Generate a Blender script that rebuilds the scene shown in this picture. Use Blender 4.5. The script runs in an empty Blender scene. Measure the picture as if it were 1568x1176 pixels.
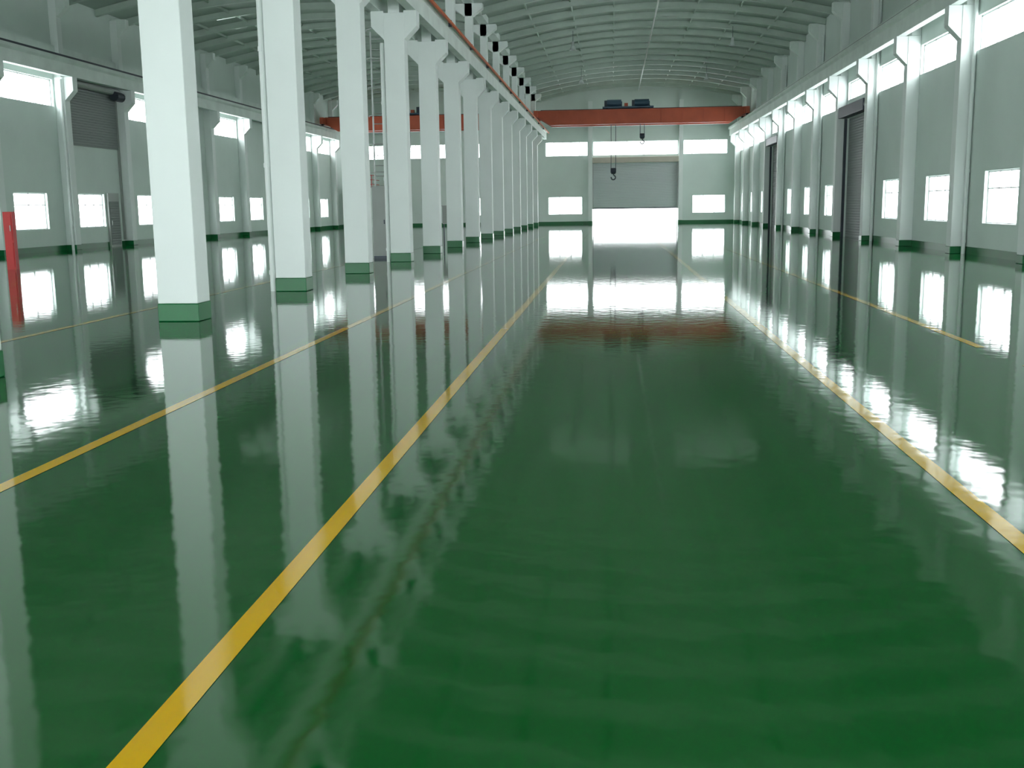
import bpy, math, random
import bmesh
from mathutils import Matrix, Vector
random.seed(3)
S=bpy.context.scene
try:
    S.view_settings.view_transform='Standard'
    S.view_settings.look='None'
except Exception as e: print(e)

# ---------------------------------------------------------------- materials
def nodes(name):
    m=bpy.data.materials.new(name); m.use_nodes=True
    nt=m.node_tree; return m,nt,nt.nodes['Principled BSDF']
def mat(name,col,rough=0.6,metal=0.0,var=0.08,scale=1.5,spec=0.5):
    m,nt,b=nodes(name)
    b.inputs['Roughness'].default_value=rough; b.inputs['Metallic'].default_value=metal
    b.inputs['Specular IOR Level'].default_value=spec
    g=nt.nodes.new('ShaderNodeNewGeometry')
    n=nt.nodes.new('ShaderNodeTexNoise'); n.inputs['Scale'].default_value=scale; n.inputs['Detail'].default_value=4
    nt.links.new(g.outputs['Position'],n.inputs['Vector'])
    r=nt.nodes.new('ShaderNodeValToRGB')
    r.color_ramp.elements[0].position=0.3; r.color_ramp.elements[1].position=0.7
    r.color_ramp.elements[0].color=tuple(c*(1-var) for c in col)+(1,)
    r.color_ramp.elements[1].color=tuple(min(1,c*(1+var)) for c in col)+(1,)
    nt.links.new(n.outputs['Fac'],r.inputs['Fac']); nt.links.new(r.outputs['Color'],b.inputs['Base Color'])
    return m
def epoxy(name,col,var):
    m=bpy.data.materials.new(name); m.use_nodes=True; nt=m.node_tree; nt.nodes.clear()
    out=nt.nodes.new('ShaderNodeOutputMaterial')
    g=nt.nodes.new('ShaderNodeNewGeometry')
    mp=nt.nodes.new('ShaderNodeMapping'); mp.inputs['Location'].default_value=(40.3,31.7,5.37); mp.inputs['Rotation'].default_value=(0.21,0.17,0.6)
    nt.links.new(g.outputs['Position'],mp.inputs['Vector'])
    n=nt.nodes.new('ShaderNodeTexNoise'); n.inputs['Scale'].default_value=0.35; n.inputs['Detail'].default_value=5
    nt.links.new(mp.outputs['Vector'],n.inputs['Vector'])
    r=nt.nodes.new('ShaderNodeValToRGB')
    r.color_ramp.elements[0].position=0.3; r.color_ramp.elements[1].position=0.7
    r.color_ramp.elements[0].color=tuple(c*(1-var) for c in col)+(1,)
    r.color_ramp.elements[1].color=tuple(c*(1+var) for c in col)+(1,)
    nt.links.new(n.outputs['Fac'],r.inputs['Fac'])
    a=nt.nodes.new('ShaderNodeTexNoise'); a.inputs['Scale'].default_value=6.5; a.inputs['Detail'].default_value=1.0
    nt.links.new(mp.outputs['Vector'],a.inputs['Vector'])
    bp=nt.nodes.new('ShaderNodeBump'); bp.inputs['Strength'].default_value=1.0; bp.inputs['Distance'].default_value=0.00075
    nt.links.new(a.outputs['Fac'],bp.inputs['Height'])
    d=nt.nodes.new('ShaderNodeBsdfDiffuse'); nt.links.new(r.outputs['Color'],d.inputs['Color'])
    gl=nt.nodes.new('ShaderNodeBsdfGlossy'); gl.distribution='BECKMANN'; gl.inputs['Roughness'].default_value=0.07; gl.inputs['Color'].default_value=(1,1,1,1)
    nt.links.new(bp.outputs['Normal'],gl.inputs['Normal'])
    f=nt.nodes.new('ShaderNodeFresnel'); f.inputs['IOR'].default_value=1.50
    mx=nt.nodes.new('ShaderNodeMixShader'); nt.links.new(f.outputs[0],mx.inputs[0]); nt.links.new(d.outputs[0],mx.inputs[1]); nt.links.new(gl.outputs[0],mx.inputs[2])
    nt.links.new(mx.outputs[0],out.inputs[0])
    return m
M={}
M['floor']=epoxy('green_epoxy',(0.0,0.086,0.010),0.02)
M['line']=epoxy('yellow_epoxy_line',(0.76,0.42,0.0),0.06)
M['wall']=mat('wall_paint',(0.60,0.69,0.65),0.75,var=0.04,scale=0.6)
M['col']=mat('column_paint',(0.70,0.76,0.74),0.55,var=0.03,scale=0.8)
M['base']=mat('green_base_paint',(0.001,0.11,0.03),0.3,var=0.12,spec=0.25)
M['beam']=mat('runway_concrete',(0.62,0.70,0.66),0.7,var=0.08)
M['roof']=mat('roof_sheet',(0.33,0.41,0.36),0.4,0.0,var=0.10,scale=0.5)
M['rafter']=mat('rafter_paint',(0.44,0.53,0.47),0.5,var=0.06)
M['frame']=mat('window_frame_white',(0.62,0.66,0.66),0.4,var=0.02)
M['red']=mat('crane_orange_red',(0.46,0.085,0.035),0.45,var=0.1)
M['dark']=mat('dark_steel',(0.035,0.045,0.06),0.45,0.3,var=0.1)
M['bluedk']=mat('motor_blue',(0.03,0.07,0.11),0.4,var=0.1)
M['grey']=mat('cabinet_grey',(0.30,0.33,0.31),0.45,var=0.05)
M['orange']=mat('busbar_orange',(0.55,0.10,0.02),0.5,var=0.05)
M['cream']=mat('shutter_box_cream',(0.50,0.47,0.40),0.6,var=0.05)
M['pipe']=mat('pvc_pipe',(0.66,0.72,0.70),0.4,var=0.03)
M['firered']=mat('fire_red',(0.50,0.02,0.02),0.4,var=0.06)
M['galv']=mat('galvanised',(0.40,0.43,0.42),0.4,0.5,var=0.08)
def shutter(name,col):
    m,nt,b=nodes(name); b.inputs['Roughness'].default_value=0.5; b.inputs['Base Color'].default_value=col+(1,)
    g=nt.nodes.new('ShaderNodeNewGeometry'); w=nt.nodes.new('ShaderNodeTexWave')
    w.bands_direction='Z'; w.inputs['Scale'].default_value=3.0
    nt.links.new(g.outputs['Position'],w.inputs['Vector'])
    bp=nt.nodes.new('ShaderNodeBump'); bp.inputs['Strength'].default_value=0.6; bp.inputs['Distance'].default_value=0.02
    nt.links.new(w.outputs['Fac'],bp.inputs['Height']); nt.links.new(bp.outputs['Normal'],b.inputs['Normal'])
    return m
M['shut']=shutter('roller_shutter_slats',(0.50,0.55,0.56))
M['shutdk']=shutter('roller_shutter_dark',(0.17,0.195,0.19))
m=bpy.data.materials.new('skylight_sheet'); m.use_nodes=True; nt=m.node_tree; nt.nodes.clear()
o=nt.nodes.new('ShaderNodeOutputMaterial'); t=nt.nodes.new('ShaderNodeBsdfTranslucent'); t.inputs['Color'].default_value=(0.13,0.15,0.14,1)
nt.links.new(t.outputs[0],o.inputs[0])
M['sky']=m

# ---------------------------------------------------------------- mesh helper
class B:
    def __init__(s): s.v=[];s.f=[];s.m=[];s.mats=[]
    def mi(s,k):
        if k not in s.mats: s.mats.append(k)
        return s.mats.index(k)
    def quad(s,pts,k):
        n=len(s.v); s.v+=[tuple(p) for p in pts]; s.f.append(tuple(range(n,n+len(pts)))); s.m.append(s.mi(k))
    def box(s,x0,x1,y0,y1,z0,z1,k):
        n=len(s.v)
        s.v+=[(x0,y0,z0),(x1,y0,z0),(x1,y1,z0),(x0,y1,z0),(x0,y0,z1),(x1,y0,z1),(x1,y1,z1),(x0,y1,z1)]
        for f in ((0,3,2,1),(4,5,6,7),(0,1,5,4),(1,2,6,5),(2,3,7,6),(3,0,4,7)):
            s.f.append(tuple(n+i for i in f)); s.m.append(s.mi(k))
    def prism_y(s,prof,y0,y1,k):
        n=len(s.v); c=len(prof)
        s.v+=[(p[0],y0,p[1]) for p in prof]+[(p[0],y1,p[1]) for p in prof]
        s.f.append(tuple(n+i for i in range(c))); s.m.append(s.mi(k))
        s.f.append(tuple(n+c+i for i in reversed(range(c)))); s.m.append(s.mi(k))
        for i in range(c):
            j=(i+1)%c; s.f.append((n+i,n+c+i,n+c+j,n+j)); s.m.append(s.mi(k))
    def cyl(s,p0,p1,r,k,seg=12):
        p0=Vector(p0);p1=Vector(p1);d=(p1-p0).normalized()
        a=d.orthogonal().normalized(); b=d.cross(a); n=len(s.v)
        for p in (p0,p1):
            for i in range(seg):
                t=2*math.pi*i/seg; s.v.append(tuple(p+a*math.cos(t)*r+b*math.sin(t)*r))
        for i in range(seg):
            j=(i+1)%seg; s.f.append((n+i,n+j,n+seg+j,n+seg+i)); s.m.append(s.mi(k))
        s.f.append(tuple(n+i for i in reversed(range(seg)))); s.m.append(s.mi(k))
        s.f.append(tuple(n+seg+i for i in range(seg))); s.m.append(s.mi(k))
    def tube(s,pts,r,k,seg=8):
        for a,b in zip(pts[:-1],pts[1:]): s.cyl(a,b,r,k,seg)
    def obj(s,name,parent=None,bevel=0):
        me=bpy.data.meshes.new(name); me.from_pydata(s.v,[],s.f)
        for k in s.mats: me.materials.append(M[k])
        for i,p in enumerate(me.polygons): p.material_index=s.m[i]
        me.update(); ob=bpy.data.objects.new(name,me); S.collection.objects.link(ob)
        bm=bmesh.new(); bm.from_mesh(me); bmesh.ops.recalc_face_normals(bm,faces=bm.faces) ; bm.to_mesh(me); bm.free()
        if bevel:
            md=ob.modifiers.new('bevel','BEVEL'); md.width=bevel; md.segments=2; md.limit_method='ANGLE'
        if parent: ob.parent=parent
        return ob
def empty(name):
    e=bpy.data.objects.new(name,None); S.collection.objects.link(e); return e

# ---------------------------------------------------------------- layout
XL=-21.4; XR=9.7; YF=85.5; YN=-9.0; ZT=9.75
CX=-5.5
cols=[13.85+5.045*k for k in range(-4,14)]
rp=[30.7+5.3*k for k in range(-7,11)]
lp=[40.4+5.05*k for k in range(-9,9)]
LW0,LW1=0.84,2.2
UW0,UW1=5.38,6.3

def wall(name,mapf,u0,u1,z0,z1,holes,th):
    b=B()
    us=sorted(set([u0,u1]+[h[0] for h in holes]+[h[1] for h in holes]))
    zs=sorted(set([z0,z1]+[h[2] for h in holes]+[h[3] for h in holes]))
    us=[u for u in us if u0<=u<=u1]; zs=[z for z in zs if z0<=z<=z1]
    def op(i,j):
        if i<0 or j<0 or i>=len(us)-1 or j>=len(zs)-1: return True
        u=(us[i]+us[i+1])/2; z=(zs[j]+zs[j+1])/2
        return any(h[0]<u<h[1] and h[2]<z<h[3] for h in holes)
    for i in range(len(us)-1):
        for j in range(len(zs)-1):
            if op(i,j): continue
            a,c,d,e=us[i],us[i+1],zs[j],zs[j+1]
            b.quad([mapf(a,0,d),mapf(c,0,d),mapf(c,0,e),mapf(a,0,e)],'wall')
            b.quad([mapf(a,th,d),mapf(c,th,d),mapf(c,th,e),mapf(a,th,e)],'wall')
            if op(i-1,j): b.quad([mapf(a,0,d),mapf(a,th,d),mapf(a,th,e),mapf(a,0,e)],'wall')
            if op(i+1,j): b.quad([mapf(c,0,d),mapf(c,th,d),mapf(c,th,e),mapf(c,0,e)],'wall')
            if op(i,j-1): b.quad([mapf(a,0,d),mapf(c,0,d),mapf(c,th,d),mapf(a,th,d)],'wall')
            if op(i,j+1): b.quad([mapf(a,0,e),mapf(c,0,e),mapf(c,th,e),mapf(a,th,e)],'wall')
    return b.obj(name)
wn=[0]
def window(mapf,u0,u1,z0,z1,nv,hz=None):
    wn[0]+=1; b=B(); t=0.04
    def bx(a,c,d,e,w0=0.10,w1=0.14):
        p=mapf(a,w0,d); q=mapf(c,w1,e)
        b.box(min(p[0],q[0]),max(p[0],q[0]),min(p[1],q[1]),max(p[1],q[1]),d,e,'frame')
    bx(u0,u1,z0,z0+t); bx(u0,u1,z1-t,z1); bx(u0,u0+t,z0,z1); bx(u1-t,u1,z0,z1)
    for i in range(nv):
        u=u0+(u1-u0)*(i+1)/(nv+1); bx(u-t*0.45,u+t*0.45,z0,z1)
    if hz: bx(u0,u1,hz-0.015,hz+0.015)
    bx(u0+0.001,u1-0.001,z0,z0+0.012,0.002,0.14)
    b.obj('window_%d'%wn[0])

b=B(); b.box(XL-0.25,XR+0.25,YN-4,YF+6,-0.2,0,'floor'); b.obj('floor')
def fl(x,y0,y1,w=0.098):
    b=B(); b.quad([(x-w/2,y0,0.002),(x+w/2,y0,0.002),(x+w/2,y1,0.002),(x-w/2,y1,0.002)],'line'); b.obj('floor_marking_line')
fl(-1.29,YN,60); fl(-3.28,YN,60); fl(1.76,YN,60); fl(3.68,5,9.7); fl(3.68,10.9,40); fl(-7.0,YN,40)

# right wall
mr_=lambda u,w,z:(XR+w,u,z)
holes=[];doors=[]
for i in range(len(rp)-1):
    a,c=rp[i],rp[i+1]; mid=(a+c)/2
    if abs(mid-43.95)<1 or abs(mid-65.15)<1 :
        holes.append((a+0.35,c-0.35,0.0,4.85)); doors.append((a+0.35,c-0.35))
        holes.append((a+0.35,c-0.35,UW0+0.2,UW1))
        window(mr_,a+0.35,c-0.35,UW0+0.2,UW1,3)
    else:
        holes.append((mid-1.2,mid+1.2,LW0,LW1)); window(mr_,mid-1.2,mid+1.2,LW0,LW1,2,1.75)
        holes.append((a+0.23,c-0.23,UW0,UW1)); window(mr_,a+0.23,c-0.23,UW0,UW1,3)
wall('wall_right',mr_,YN,YF,0,ZT,holes,0.24)
for i,(a,c) in enumerate(doors):
    e=empty('door_%d'%(i+1))
    b=B(); b.box(XR+0.08,XR+0.12,a,c,0.0,4.85,'shutdk'); b.obj('shutter_curtain',e)
    b=B(); b.box(XR-0.10,XR,a-0.12,a,0,4.85,'dark'); b.box(XR-0.10,XR,c,c+0.12,0,4.85,'dark'); b.obj('guide_rails',e)
    b=B(); b.box(XR-0.36,XR-0.002,a+0.3,c+0.1,4.86,5.3,'dark'); b.cyl((XR-0.2,a-0.08,5.08),(XR-0.2,a+0.32,5.08),0.15,'dark'); b.obj('shutter_coil_box',e,0.03)
b=B()
for i in range(len(rp)-1):
    a,c=rp[i],rp[i+1]; mid=(a+c)/2
    if not(abs(mid-43.95)<1 or abs(mid-65.15)<1): b.box(XR-0.012,XR,a,c,0,0.2,'base')
b.obj('baseboard_right')
# left wall
ml=lambda u,w,z:(XL-w,u,z)
holes=[]
SI=9
for i in range(len(lp)-1):
    a,c=lp[i],lp[i+1]; mid=(a+c)/2
    if i==SI:
        sb=(a+0.3,c-0.3)
        holes.append((mid-1.5,mid+0.7,LW0,LW1)); window(ml,mid-1.5,mid+0.7,LW0,LW1,2,1.75)
    else:
        holes.append((mid-1.15,mid+1.15,LW0,LW1)); window(ml,mid-1.15,mid+1.15,LW0,LW1,1,1.75)
        if i not in(11,13):
            holes.append((a+0.3,c-0.3,UW0+0.1,UW1+0.2)); window(ml,a+0.3,c-0.3,UW0+0.1,UW1+0.2,3)
wall('wall_left',ml,YN,YF,0,ZT,holes,0.24)
e=empty('roller_shutter')
b=B(); b.box(XL+0.003,XL+0.06,sb[0],sb[1],4.1,6.55,'shutdk'); b.obj('shutter_curtain',e)
b=B(); b.box(XL+0.003,XL+0.1,sb[0]-0.05,sb[0],0.25,6.6,'grey'); b.box(XL+0.003,XL+0.1,sb[1],sb[1]+0.05,0.25,6.6,'grey'); b.obj('guide_rails',e)
b=B(); b.cyl((XL+0.32,sb[1]-0.6,6.3),(XL+0.32,sb[1]+0.05,6.3),0.2,'dark'); b.cyl((XL+0.2,sb[0],6.5),(XL+0.2,sb[1],6.5),0.14,'grey');b.obj('drive_motor',e)
b=B(); b.box(XL,XL+0.012,YN,YF,0,0.2,'base'); b.obj('baseboard_left')
e=empty('door_3')
dm=(sb[0]+sb[1])/2+1.35
b=B(); b.box(XL+0.013,XL+0.09,dm-0.5,dm+0.5,0,2.25,'grey'); b.box(XL+0.09,XL+0.11,dm-0.42,dm+0.42,0.05,1.9,'shutdk'); b.box(XL+0.09,XL+0.13,dm-0.36,dm-0.3,0.9,1.1,'galv'); b.obj('door_leaf',e)

# far wall
mf=lambda u,w,z:(u,YF+w,z)
holes=[(-1.6,5.15,0,4.7),(-5.1,-2.4,0.75,2.15),(6.25,8.8,0.75,2.15)]
window(mf,-5.1,-2.4,0.75,2.15,2); window(mf,6.25,8.8,0.75,2.15,2)
for a,c in ((-5.3,-1.95),(-1.55,5.1),(5.5,8.9)):
    holes.append((a,c,5.3,6.4)); window(mf,a,c,5.3,6.4,4)
for a,c in ((-20.6,-18.2),(-16.8,-12.4),(-10.8,-6.6)):
    holes.append((a,c,5.3,6.4)); window(mf,a,c,5.3,6.4,3)
for a,c in ((-11,-8.6),):
    holes.append((a,c,0.75,2.15)); window(mf,a,c,0.75,2.15,1)
wall('wall_far',mf,XL-0.24,XR+0.24,0,ZT,holes,0.24)
# unseen wall behind the camera, openings added to let daylight onto the near floor
mb=lambda u,w,z:(u,YN-w,z)
holes=[(-4.5,9.0,0,5.8),(-19.5,-8.5,0,5.8)]
wall('wall_near',mb,XL-0.24,XR+0.24,0,ZT,holes,0.24)
NC=(XR+(-5.75))/2; NH=(XR-(-5.75))/2; LC=(XL-5.75)/2; LH=(-5.75-XL)/2; RISE=0.95
def az(x,c,h): return ZT+RISE*(1-((x-c)/h)**2)
for nm,y0,y1 in (('wall_far_gable',YF,YF+0.24),('wall_near_gable',YN-0.24,YN)):
    b=B()
    for c,h in ((NC,NH),(LC,LH)):
        n=24
        prof=[(c-h+2*h*i/n, az(c-h+2*h*i/n,c,h)) for i in range(n+1)]
        for i in range(n):
            (x0,z0),(x1,z1)=prof[i],prof[i+1]
            for yy in (y0,y1): b.quad([(x0,yy,ZT),(x1,yy,ZT),(x1,yy,z1),(x0,yy,z0)],'wall')
    b.obj(nm)
b=B()
b.box(XL,-1.9,YF-0.012,YF,0,0.2,'base'); b.box(5.45,XR,YF-0.012,YF,0,0.2,'base'); b.obj('baseboard_far')
for x in (-1.75,5.3,-11.6,-17.5):
    b=B(); b.box(x-0.16,x+0.16,YF-0.35,YF-0.013,0.22,ZT-0.3,'col'); b.box(x-0.17,x+0.17,YF-0.36,YF-0.013,0,0.22,'base'); b.obj('pilaster')
b=B(); b.box(XL,XR,YF-0.3,YF-0.002,7.6,8.2,'beam'); b.obj('trim_1')
e=empty('door_4')
b=B(); b.box(-1.6,5.15,YF+0.05,YF+0.09,1.22,4.7,'shut'); b.box(-1.6,5.15,YF+0.03,YF+0.1,1.15,1.24,'dark'); b.obj('shutter_curtain',e)
b=B(); b.box(-1.58,5.13,YF-0.45,YF-0.002,4.72,5.15,'cream'); b.obj('shutter_coil_box',e,0.03)
b=B(); b.box(-1.57,-1.5,YF-0.08,YF,0,4.7,'galv'); b.box(5.05,5.12,YF-0.08,YF,0,4.7,'galv'); b.obj('guide_rails',e)

# ceilings
def ceiling(name,c,h):
    b=B(); n=28; st=2.5225
    xs=[c-h+2*h*i/n for i in range(n+1)]
    grid=[]; yy=cols[0]-2.5225*2
    while yy<YF+0.3:
        grid.append(yy); yy+=st
    for g in grid:
        segs=[(g,g+1.05,0),(g+1.05,g+1.45,1),(g+1.45,g+st,0)]
        for y0,y1,s in segs:
            y1=min(y1,YF+0.24)
            if y0>=y1: continue
            for i in range(n):
                xm=(xs[i]+xs[i+1])/2-c
                sky = s and g>49 and (1.1<abs(xm)<h*0.62)
                b.quad([(xs[i],y0,az(xs[i],c,h)),(xs[i+1],y0,az(xs[i+1],c,h)),(xs[i+1],y1,az(xs[i+1],c,h)),(xs[i],y1,az(xs[i],c,h))],'sky' if sky else 'roof')
    b.obj(name)
    r=B()
    for g in grid:
        if g>YF-0.2 or g<YN: continue
        y0,y1=g-0.07,g+0.07; deep=0.28
        for i in range(n):
            x0,x1=xs[i],xs[i+1]; za,zb=az(x0,c,h)-0.004,az(x1,c,h)-0.004
            for q in ([(x0,y0,za),(x1,y0,zb),(x1,y0,zb-deep),(x0,y0,za-deep)],[(x0,y1,za),(x1,y1,zb),(x1,y1,zb-deep),(x0,y1,za-deep)]): r.quad(q,'rafter')
            r.quad([(x0,y0-0.04,za-deep),(x1,y0-0.04,zb-deep),(x1,y1+0.04,zb-deep),(x0,y1+0.04,za-deep)],'rafter')
    for t in (-0.75,-0.5,-0.25,0.25,0.5,0.75):
        x=c+h*t; z=az(x,c,h)
        r.box(x-0.03,x+0.03,grid[0],YF,z-0.12,z-0.01,'rafter')
    return r,grid
r,grid=ceiling('ceiling',NC,NH); r.obj('roof_rafters')
r,grid=ceiling('ceiling',LC,LH); r.obj('roof_rafters')
b=B(); b.tube([(NC,35,ZT+0.45),(NC,YF,ZT+0.45)],0.04,'galv')
for y in grid[18:-1]: b.cyl((NC,y,ZT+0.45),(NC,y,ZT+0.9),0.02,'galv',6)
b.obj('conduit_pipe')

def column(y):
    b=B(); w=0.55; x0,x1=CX-w,CX; y0,y1=y-0.22,y+0.22
    b.box(x0,x1,y0,y1,0.24,6.55,'col')
    b.box(x0-0.008,x1+0.008,y0-0.008,y1+0.008,0,0.24,'base')
    b.prism_y([(x1-0.01,5.85),(x1+0.34,6.2),(x1+0.34,6.6),(x1-0.01,6.6)],y0,y1,'col')
    b.prism_y([(x0+0.01,5.85),(x0-0.34,6.2),(x0-0.34,6.6),(x0+0.01,6.6)],y0,y1,'col')
    b.box(x0+0.12,x1-0.12,y0+0.03,y1-0.03,6.55,9.5,'col')
    b.prism_y([(x0+0.12,9.0),(x0-0.3,9.3),(x0-0.3,9.5),(x1+0.3,9.5),(x1+0.3,9.3),(x1-0.12,9.0)],y0+0.03,y1-0.03,'col')
    b.obj('concrete_column',bevel=0.012)
for y in cols: column(y)
def pil(side,y):
    b=B(); s=-1 if side=='R' else 1; xw=XR if side=='R' else XL
    def bx(d0,d1,y0,y1,z0,z1,k):
        a,c=xw+s*d0,xw+s*d1; b.box(min(a,c),max(a,c),y0,y1,z0,z1,k)
    bx(0.001,0.40,y-0.2,y+0.2,0.2,6.6,'col'); bx(0.001,0.41,y-0.21,y+0.21,0,0.2,'base')
    b.prism_y([(xw+s*0.39,5.7),(xw+s*0.76,6.08),(xw+s*0.76,6.6),(xw+s*0.39,6.6)],y-0.18,y+0.18,'col')
    bx(0.001,0.3,y-0.18,y+0.18,6.6,9.5,'col')
    b.prism_y([(xw+s*0.3,8.8),(xw+s*0.7,9.2),(xw+s*0.7,9.55),(xw+s*0.05,9.55),(xw+s*0.05,8.8)],y-0.17,y+0.17,'beam')
    b.obj('pilaster',bevel=0.012)
for y in rp:
    if y<YF-1: pil('R',y)
for y in lp:
    if y<YF-0.5: pil('L',y)
def runway(x,name='crane_runway_beam'):
    b=B(); z0,z1=6.602,7.25
    b.prism_y([(x-0.12,z0),(x+0.12,z0),(x+0.12,z1-0.2),(x+0.2,z1-0.12),(x+0.2,z1),(x-0.2,z1),(x-0.2,z1-0.12),(x-0.12,z1-0.2)],YN+0.1,YF-0.35,'beam')
    b.box(x-0.04,x+0.04,YN+0.1,YF-0.35,z1,z1+0.12,'dark')
    b.obj(name)
for x in (CX+0.2,CX-0.55-0.2,XR-0.6,XL+0.6): runway(x)
b=B(); b.box(CX+0.48,CX+0.54,YN,YF-0.4,7.05,7.13,'orange')
for y in cols: b.box(CX+0.405,CX+0.5,y-0.03,y+0.03,7.0,7.2,'dark')
b.obj('crane_busbar')
b=B(); b.box(XR-0.15,XR-0.002,YN,YF,7.35,7.75,'beam'); b.obj('trim_2')
b=B(); b.box(XL+0.002,XL+0.15,YN,YF,7.35,7.75,'beam'); b.obj('trim_3')
b=B(); b.box(-5.95,-5.55,YN,YF,9.5,ZT+0.05,'beam'); b.obj('trim_4')

def crane(x0,x1,y,trol,hooks):
    e=empty('overhead_crane')
    zb=6.98
    for k,yy in enumerate((y-0.8,y+0.8)):
        b=B(); b.prism_y([(x0+0.1,zb+0.55),(x0+1.0,zb),(x1-1.0,zb),(x1-0.1,zb+0.55),(x1-0.1,zb+0.95),(x0+0.1,zb+0.95)],yy-0.2,yy+0.2,'red')
        b.box(x0+0.1,x1-0.1,yy-0.27,yy+0.27,zb+0.95,zb+0.99,'red')
        b.box(x0+0.3,x1-0.3,yy-0.03,yy+0.03,zb+0.99,zb+1.05,'dark')
        for i in range(1,10):
            x=x0+(x1-x0)*i/10; b.box(x-0.02,x+0.02,yy-0.23,yy+0.23,zb+0.05,zb+0.95,'red')
        b.obj('bridge_girder_%d'%(k+1),e)
    for k,xx in enumerate((x0,x1)):
        b=B(); b.box(xx-0.14,xx+0.14,y-1.6,y+1.6,zb+0.5,zb+0.95,'red')
        for yy in (y-1.3,y+1.3): b.cyl((xx-0.08,yy,zb+0.6),(xx+0.08,yy,zb+0.6),0.2,'dark',16)
        b.obj('end_truck_%d'%(k+1),e)
    b=B()
    t0,t1=trol; zt=zb+0.93
    b.box(t0,t1,y-1.1,y+1.1,zt+0.14,zt+0.24,'bluedk')
    for tx in (t0+0.3,t1-0.3):
        for yy in (y-0.8,y+0.8): b.cyl((tx-0.06,yy,zt+0.22),(tx+0.06,yy,zt+0.22),0.11,'dark')
    for tx in (t0+0.8,t1-0.8):
        b.cyl((tx-0.5,y-0.3,zt+0.5),(tx+0.5,y-0.3,zt+0.5),0.27,'bluedk',20)
        b.cyl((tx-0.55,y+0.5,zt+0.45),(tx,y+0.5,zt+0.45),0.2,'dark',16)
        b.box(tx-0.68,tx-0.5,y-0.55,y+0.05,zt+0.2,zt+0.7,'dark')
        b.box(tx+0.35,tx+0.55,y-0.5,y+0.0,zt+0.2,zt+0.62,'bluedk')
    b.box(t0+1.5,t0+1.75,y-0.6,y-0.3,zt+0.2,zt+0.5,'red')
    b.obj('hoist_trolley',e)
    for k,(hx,hz,sc) in enumerate(hooks):
        b=B()
        for dx in (-0.12*sc-0.05,0.12*sc+0.05): b.cyl((hx+dx,y-0.2,hz+0.5*sc),(hx+dx,y-0.2,zt+0.3),0.022,'dark',6)
        b.cyl((hx-0.16*sc,y-0.2,hz+0.35*sc),(hx+0.16*sc,y-0.2,hz+0.35*sc),0.24*sc,'dark',18)
        b.box(hx-0.22*sc,hx+0.22*sc,y-0.2-0.12*sc,y-0.2+0.12*sc,hz+0.2*sc,hz+0.55*sc,'dark')
        pts=[(hx,y-0.2,hz+0.2*sc)]
        for i in range(12):
            t=math.radians(80-i*25); pts.append((hx+0.17*sc*math.cos(t),y-0.2,hz-0.15*sc+0.17*sc*math.sin(t)))
        b.tube(pts,0.05*sc,'dark'); b.obj('hook_block_%d'%(k+1),e)
crane(CX+0.2,XR-0.6,76.5,(-0.7,2.8),[(0.05,3.5,0.9),(2.05,5.9,0.8)])
crane(XL+0.6,CX-0.75,78.0,(-16,-12.6),[(-14.8,5.6,0.8)])

def pipe(x,y,z1=6.5):
    b=B(); b.cyl((x,y,0.0),(x,y,z1),0.055,'pipe',12)
    for z in (0.3,2.2,4.2): b.cyl((x,y,z),(x,y,z+0.08),0.068,'pipe',12)
    b.obj('drain_pipe')
pipe(CX-0.63,cols[5]-0.12,5.8); pipe(CX-0.63,cols[7]-0.12,5.8)
for y in (30.7,41.3,46.6+5.3,62.5): pipe(XR-0.08,y-0.29,9.0)
pipe(XL+0.3,40.4-0.28,6.5)

def cabinet(name,x,y,w,d,z0,z1,legs=True):
    b=B(); b.box(x-w/2,x+w/2,y-d/2,y+d/2,z0,z1,'grey'); b.box(x-w/2+0.03,x+w/2-0.03,y-d/2-0.012,y-d/2,z0+0.04,z1-0.04,'grey')
    b.box(x+w/2-0.09,x+w/2-0.06,y-d/2-0.03,y-d/2-0.012,(z0+z1)/2-0.06,(z0+z1)/2+0.06,'dark')
    b.box(x-w/2-0.02,x+w/2+0.02,y-d/2-0.03,y+d/2+0.02,z1,z1+0.03,'grey')
    if legs:
        for sx in (-1,1):
            b.box(x+sx*(w/2-0.03)-0.02,x+sx*(w/2-0.03)+0.02,y-0.02,y+0.02,0,z0,'dark')
    else: b.box(x-w/2,x+w/2,y-d/2,y+d/2,0,z0,'dark')
    b.obj(name)
cabinet('electrical_cabinet',-6.75,30.9,0.42,0.4,0.08,2.05,False)
cabinet('electrical_box',-6.5,42.4,0.5,0.3,0.8,1.5)
cabinet('electrical_box',-6.9,64.6,0.6,0.3,0.7,1.5)
def ext(x,y):
    b=B(); b.cyl((x,y,0.0),(x,y,0.45),0.07,'firered',14); b.cyl((x,y,0.45),(x,y,0.53),0.035,'dark'); b.box(x-0.06,x+0.06,y-0.015,y+0.015,0.53,0.56,'dark')
    b.tube([(x+0.03,y,0.5),(x+0.11,y,0.4),(x+0.1,y,0.15)],0.012,'dark',6); b.obj('fire_extinguisher')
ext(-6.15,42.0); ext(-6.4,64.5)
b=B(); X0=-15.85; X1=-15.6
b.box(X0,X1,26.6,26.75,0,1.5,'firered'); b.box(X0+0.03,X1-0.03,26.585,26.6,0.08,0.7,'firered'); b.box(X0+0.03,X1-0.03,26.585,26.6,0.76,1.44,'firered')
b.box(X1-0.07,X1-0.05,26.565,26.585,1.0,1.15,'galv'); b.obj('fire_hose_cabinet')

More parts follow.
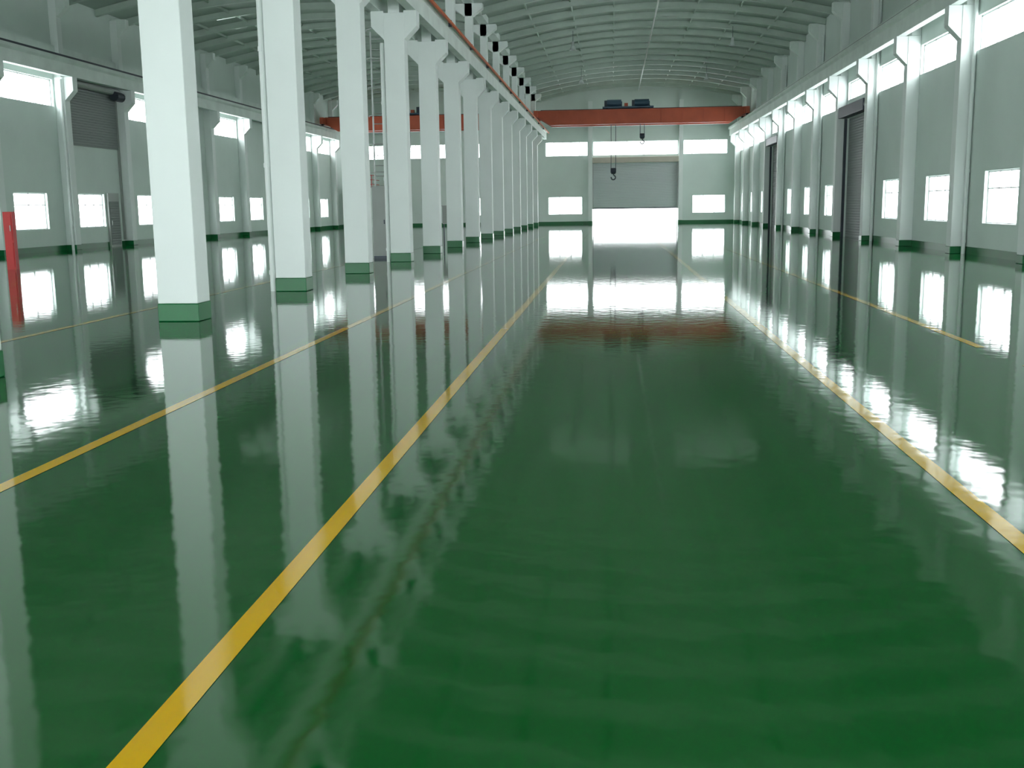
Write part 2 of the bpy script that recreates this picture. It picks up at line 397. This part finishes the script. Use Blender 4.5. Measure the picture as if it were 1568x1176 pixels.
e=empty('access_ladder')
b=B(); lx0,lx1=-7.0,-6.55; ly=31.4
for x in (lx0,lx1): b.cyl((x,ly,0),(x,ly,6.5),0.025,'galv',8)
z=0.3
while z<6.4: b.cyl((lx0,ly,z),(lx1,ly,z),0.014,'galv',6); z+=0.3
b.obj('rails_and_rungs',e)
b=B()
z=2.5
while z<6.5:
    pts=[(-6.775+0.33*math.cos(math.radians(t)),ly-0.02-0.5*math.sin(math.radians(t)),z) for t in range(0,181,20)]
    b.tube(pts,0.012,'galv',6); z+=0.8
b.obj('safety_hoops',e)

e=empty('gallery_platform')
b=B(); b.box(XL+0.42,-18.6,YF-3.2,YF-0.4,2.75,2.95,'beam'); b.obj('deck',e)
b=B()
for x in (XL+0.6,-18.7):
    b.cyl((x,YF-3.1,0),(x,YF-3.1,2.75),0.07,'beam')
b.obj('posts',e)
b=B()
for z in (3.3,3.65,4.0):
    b.tube([(XL+0.45,YF-3.15,z),(-18.65,YF-3.15,z),(-18.65,YF-0.5,z)],0.025,'firered',8)
for x in (XL+0.45,-20.5,-19.6,-18.65): b.cyl((x,YF-3.15,2.95),(x,YF-3.15,4.0),0.025,'firered',8)
b.obj('railing',e)
b=B(); tx,ty=-16.9,77
b.box(tx-0.5,tx+0.5,ty-0.35,ty+0.35,0.72,0.77,'grey')
for sx in(-.45,.45):
    for sy in (-.3,.3): b.box(tx+sx-0.025,tx+sx+0.025,ty+sy-0.025,ty+sy+0.025,0,0.72,'dark')
b.box(tx-0.45,tx+0.45,ty-0.3,ty+0.3,0.2,0.23,'grey'); b.obj('work_table')

def lamp(x,y,z):
    b=B(); b.cyl((x,y,z+0.35),(x,y,z+0.9),0.012,'dark',6); b.cyl((x,y,z+0.15),(x,y,z+0.36),0.07,'galv')
    n=len(b.v); seg=20
    for rr,zz in ((0.07,z+0.17),(0.15,z+0.05),(0.18,z-0.04)):
        for i in range(seg):
            t=2*math.pi*i/seg; b.v.append((x+rr*math.cos(t),y+rr*math.sin(t),zz))
    for k in range(2):
        for i in range(seg):
            j=(i+1)%seg; b.f.append((n+k*seg+i,n+k*seg+j,n+(k+1)*seg+j,n+(k+1)*seg+i)); b.m.append(b.mi('galv'))
    b.obj('high_bay_lamp')
for y in (46,66):
    lamp(LC+3.5,y+1,9.35)
for y in (55,70):
    lamp(NC-4,y+1,9.3); lamp(NC+4,y+1,9.3)

w=bpy.data.worlds.new('World'); S.world=w; w.use_nodes=True
bg=w.node_tree.nodes['Background']; bg.inputs['Color'].default_value=(0.93,0.98,1.0,1); bg.inputs['Strength'].default_value=10.0

cd=bpy.data.cameras.new('camera'); cam=bpy.data.objects.new('camera',cd); S.collection.objects.link(cam)
cd.sensor_width=36; cd.lens=37.2; cd.clip_end=500; cd.clip_start=0.05
R=Matrix.Rotation(math.radians(5.486),4,'Z')@Matrix.Rotation(math.radians(90-9.53),4,'X')@Matrix.Rotation(math.radians(-0.8),4,'Z')
cam.matrix_world=Matrix.Translation((0,0,1.46))@R
S.camera=cam
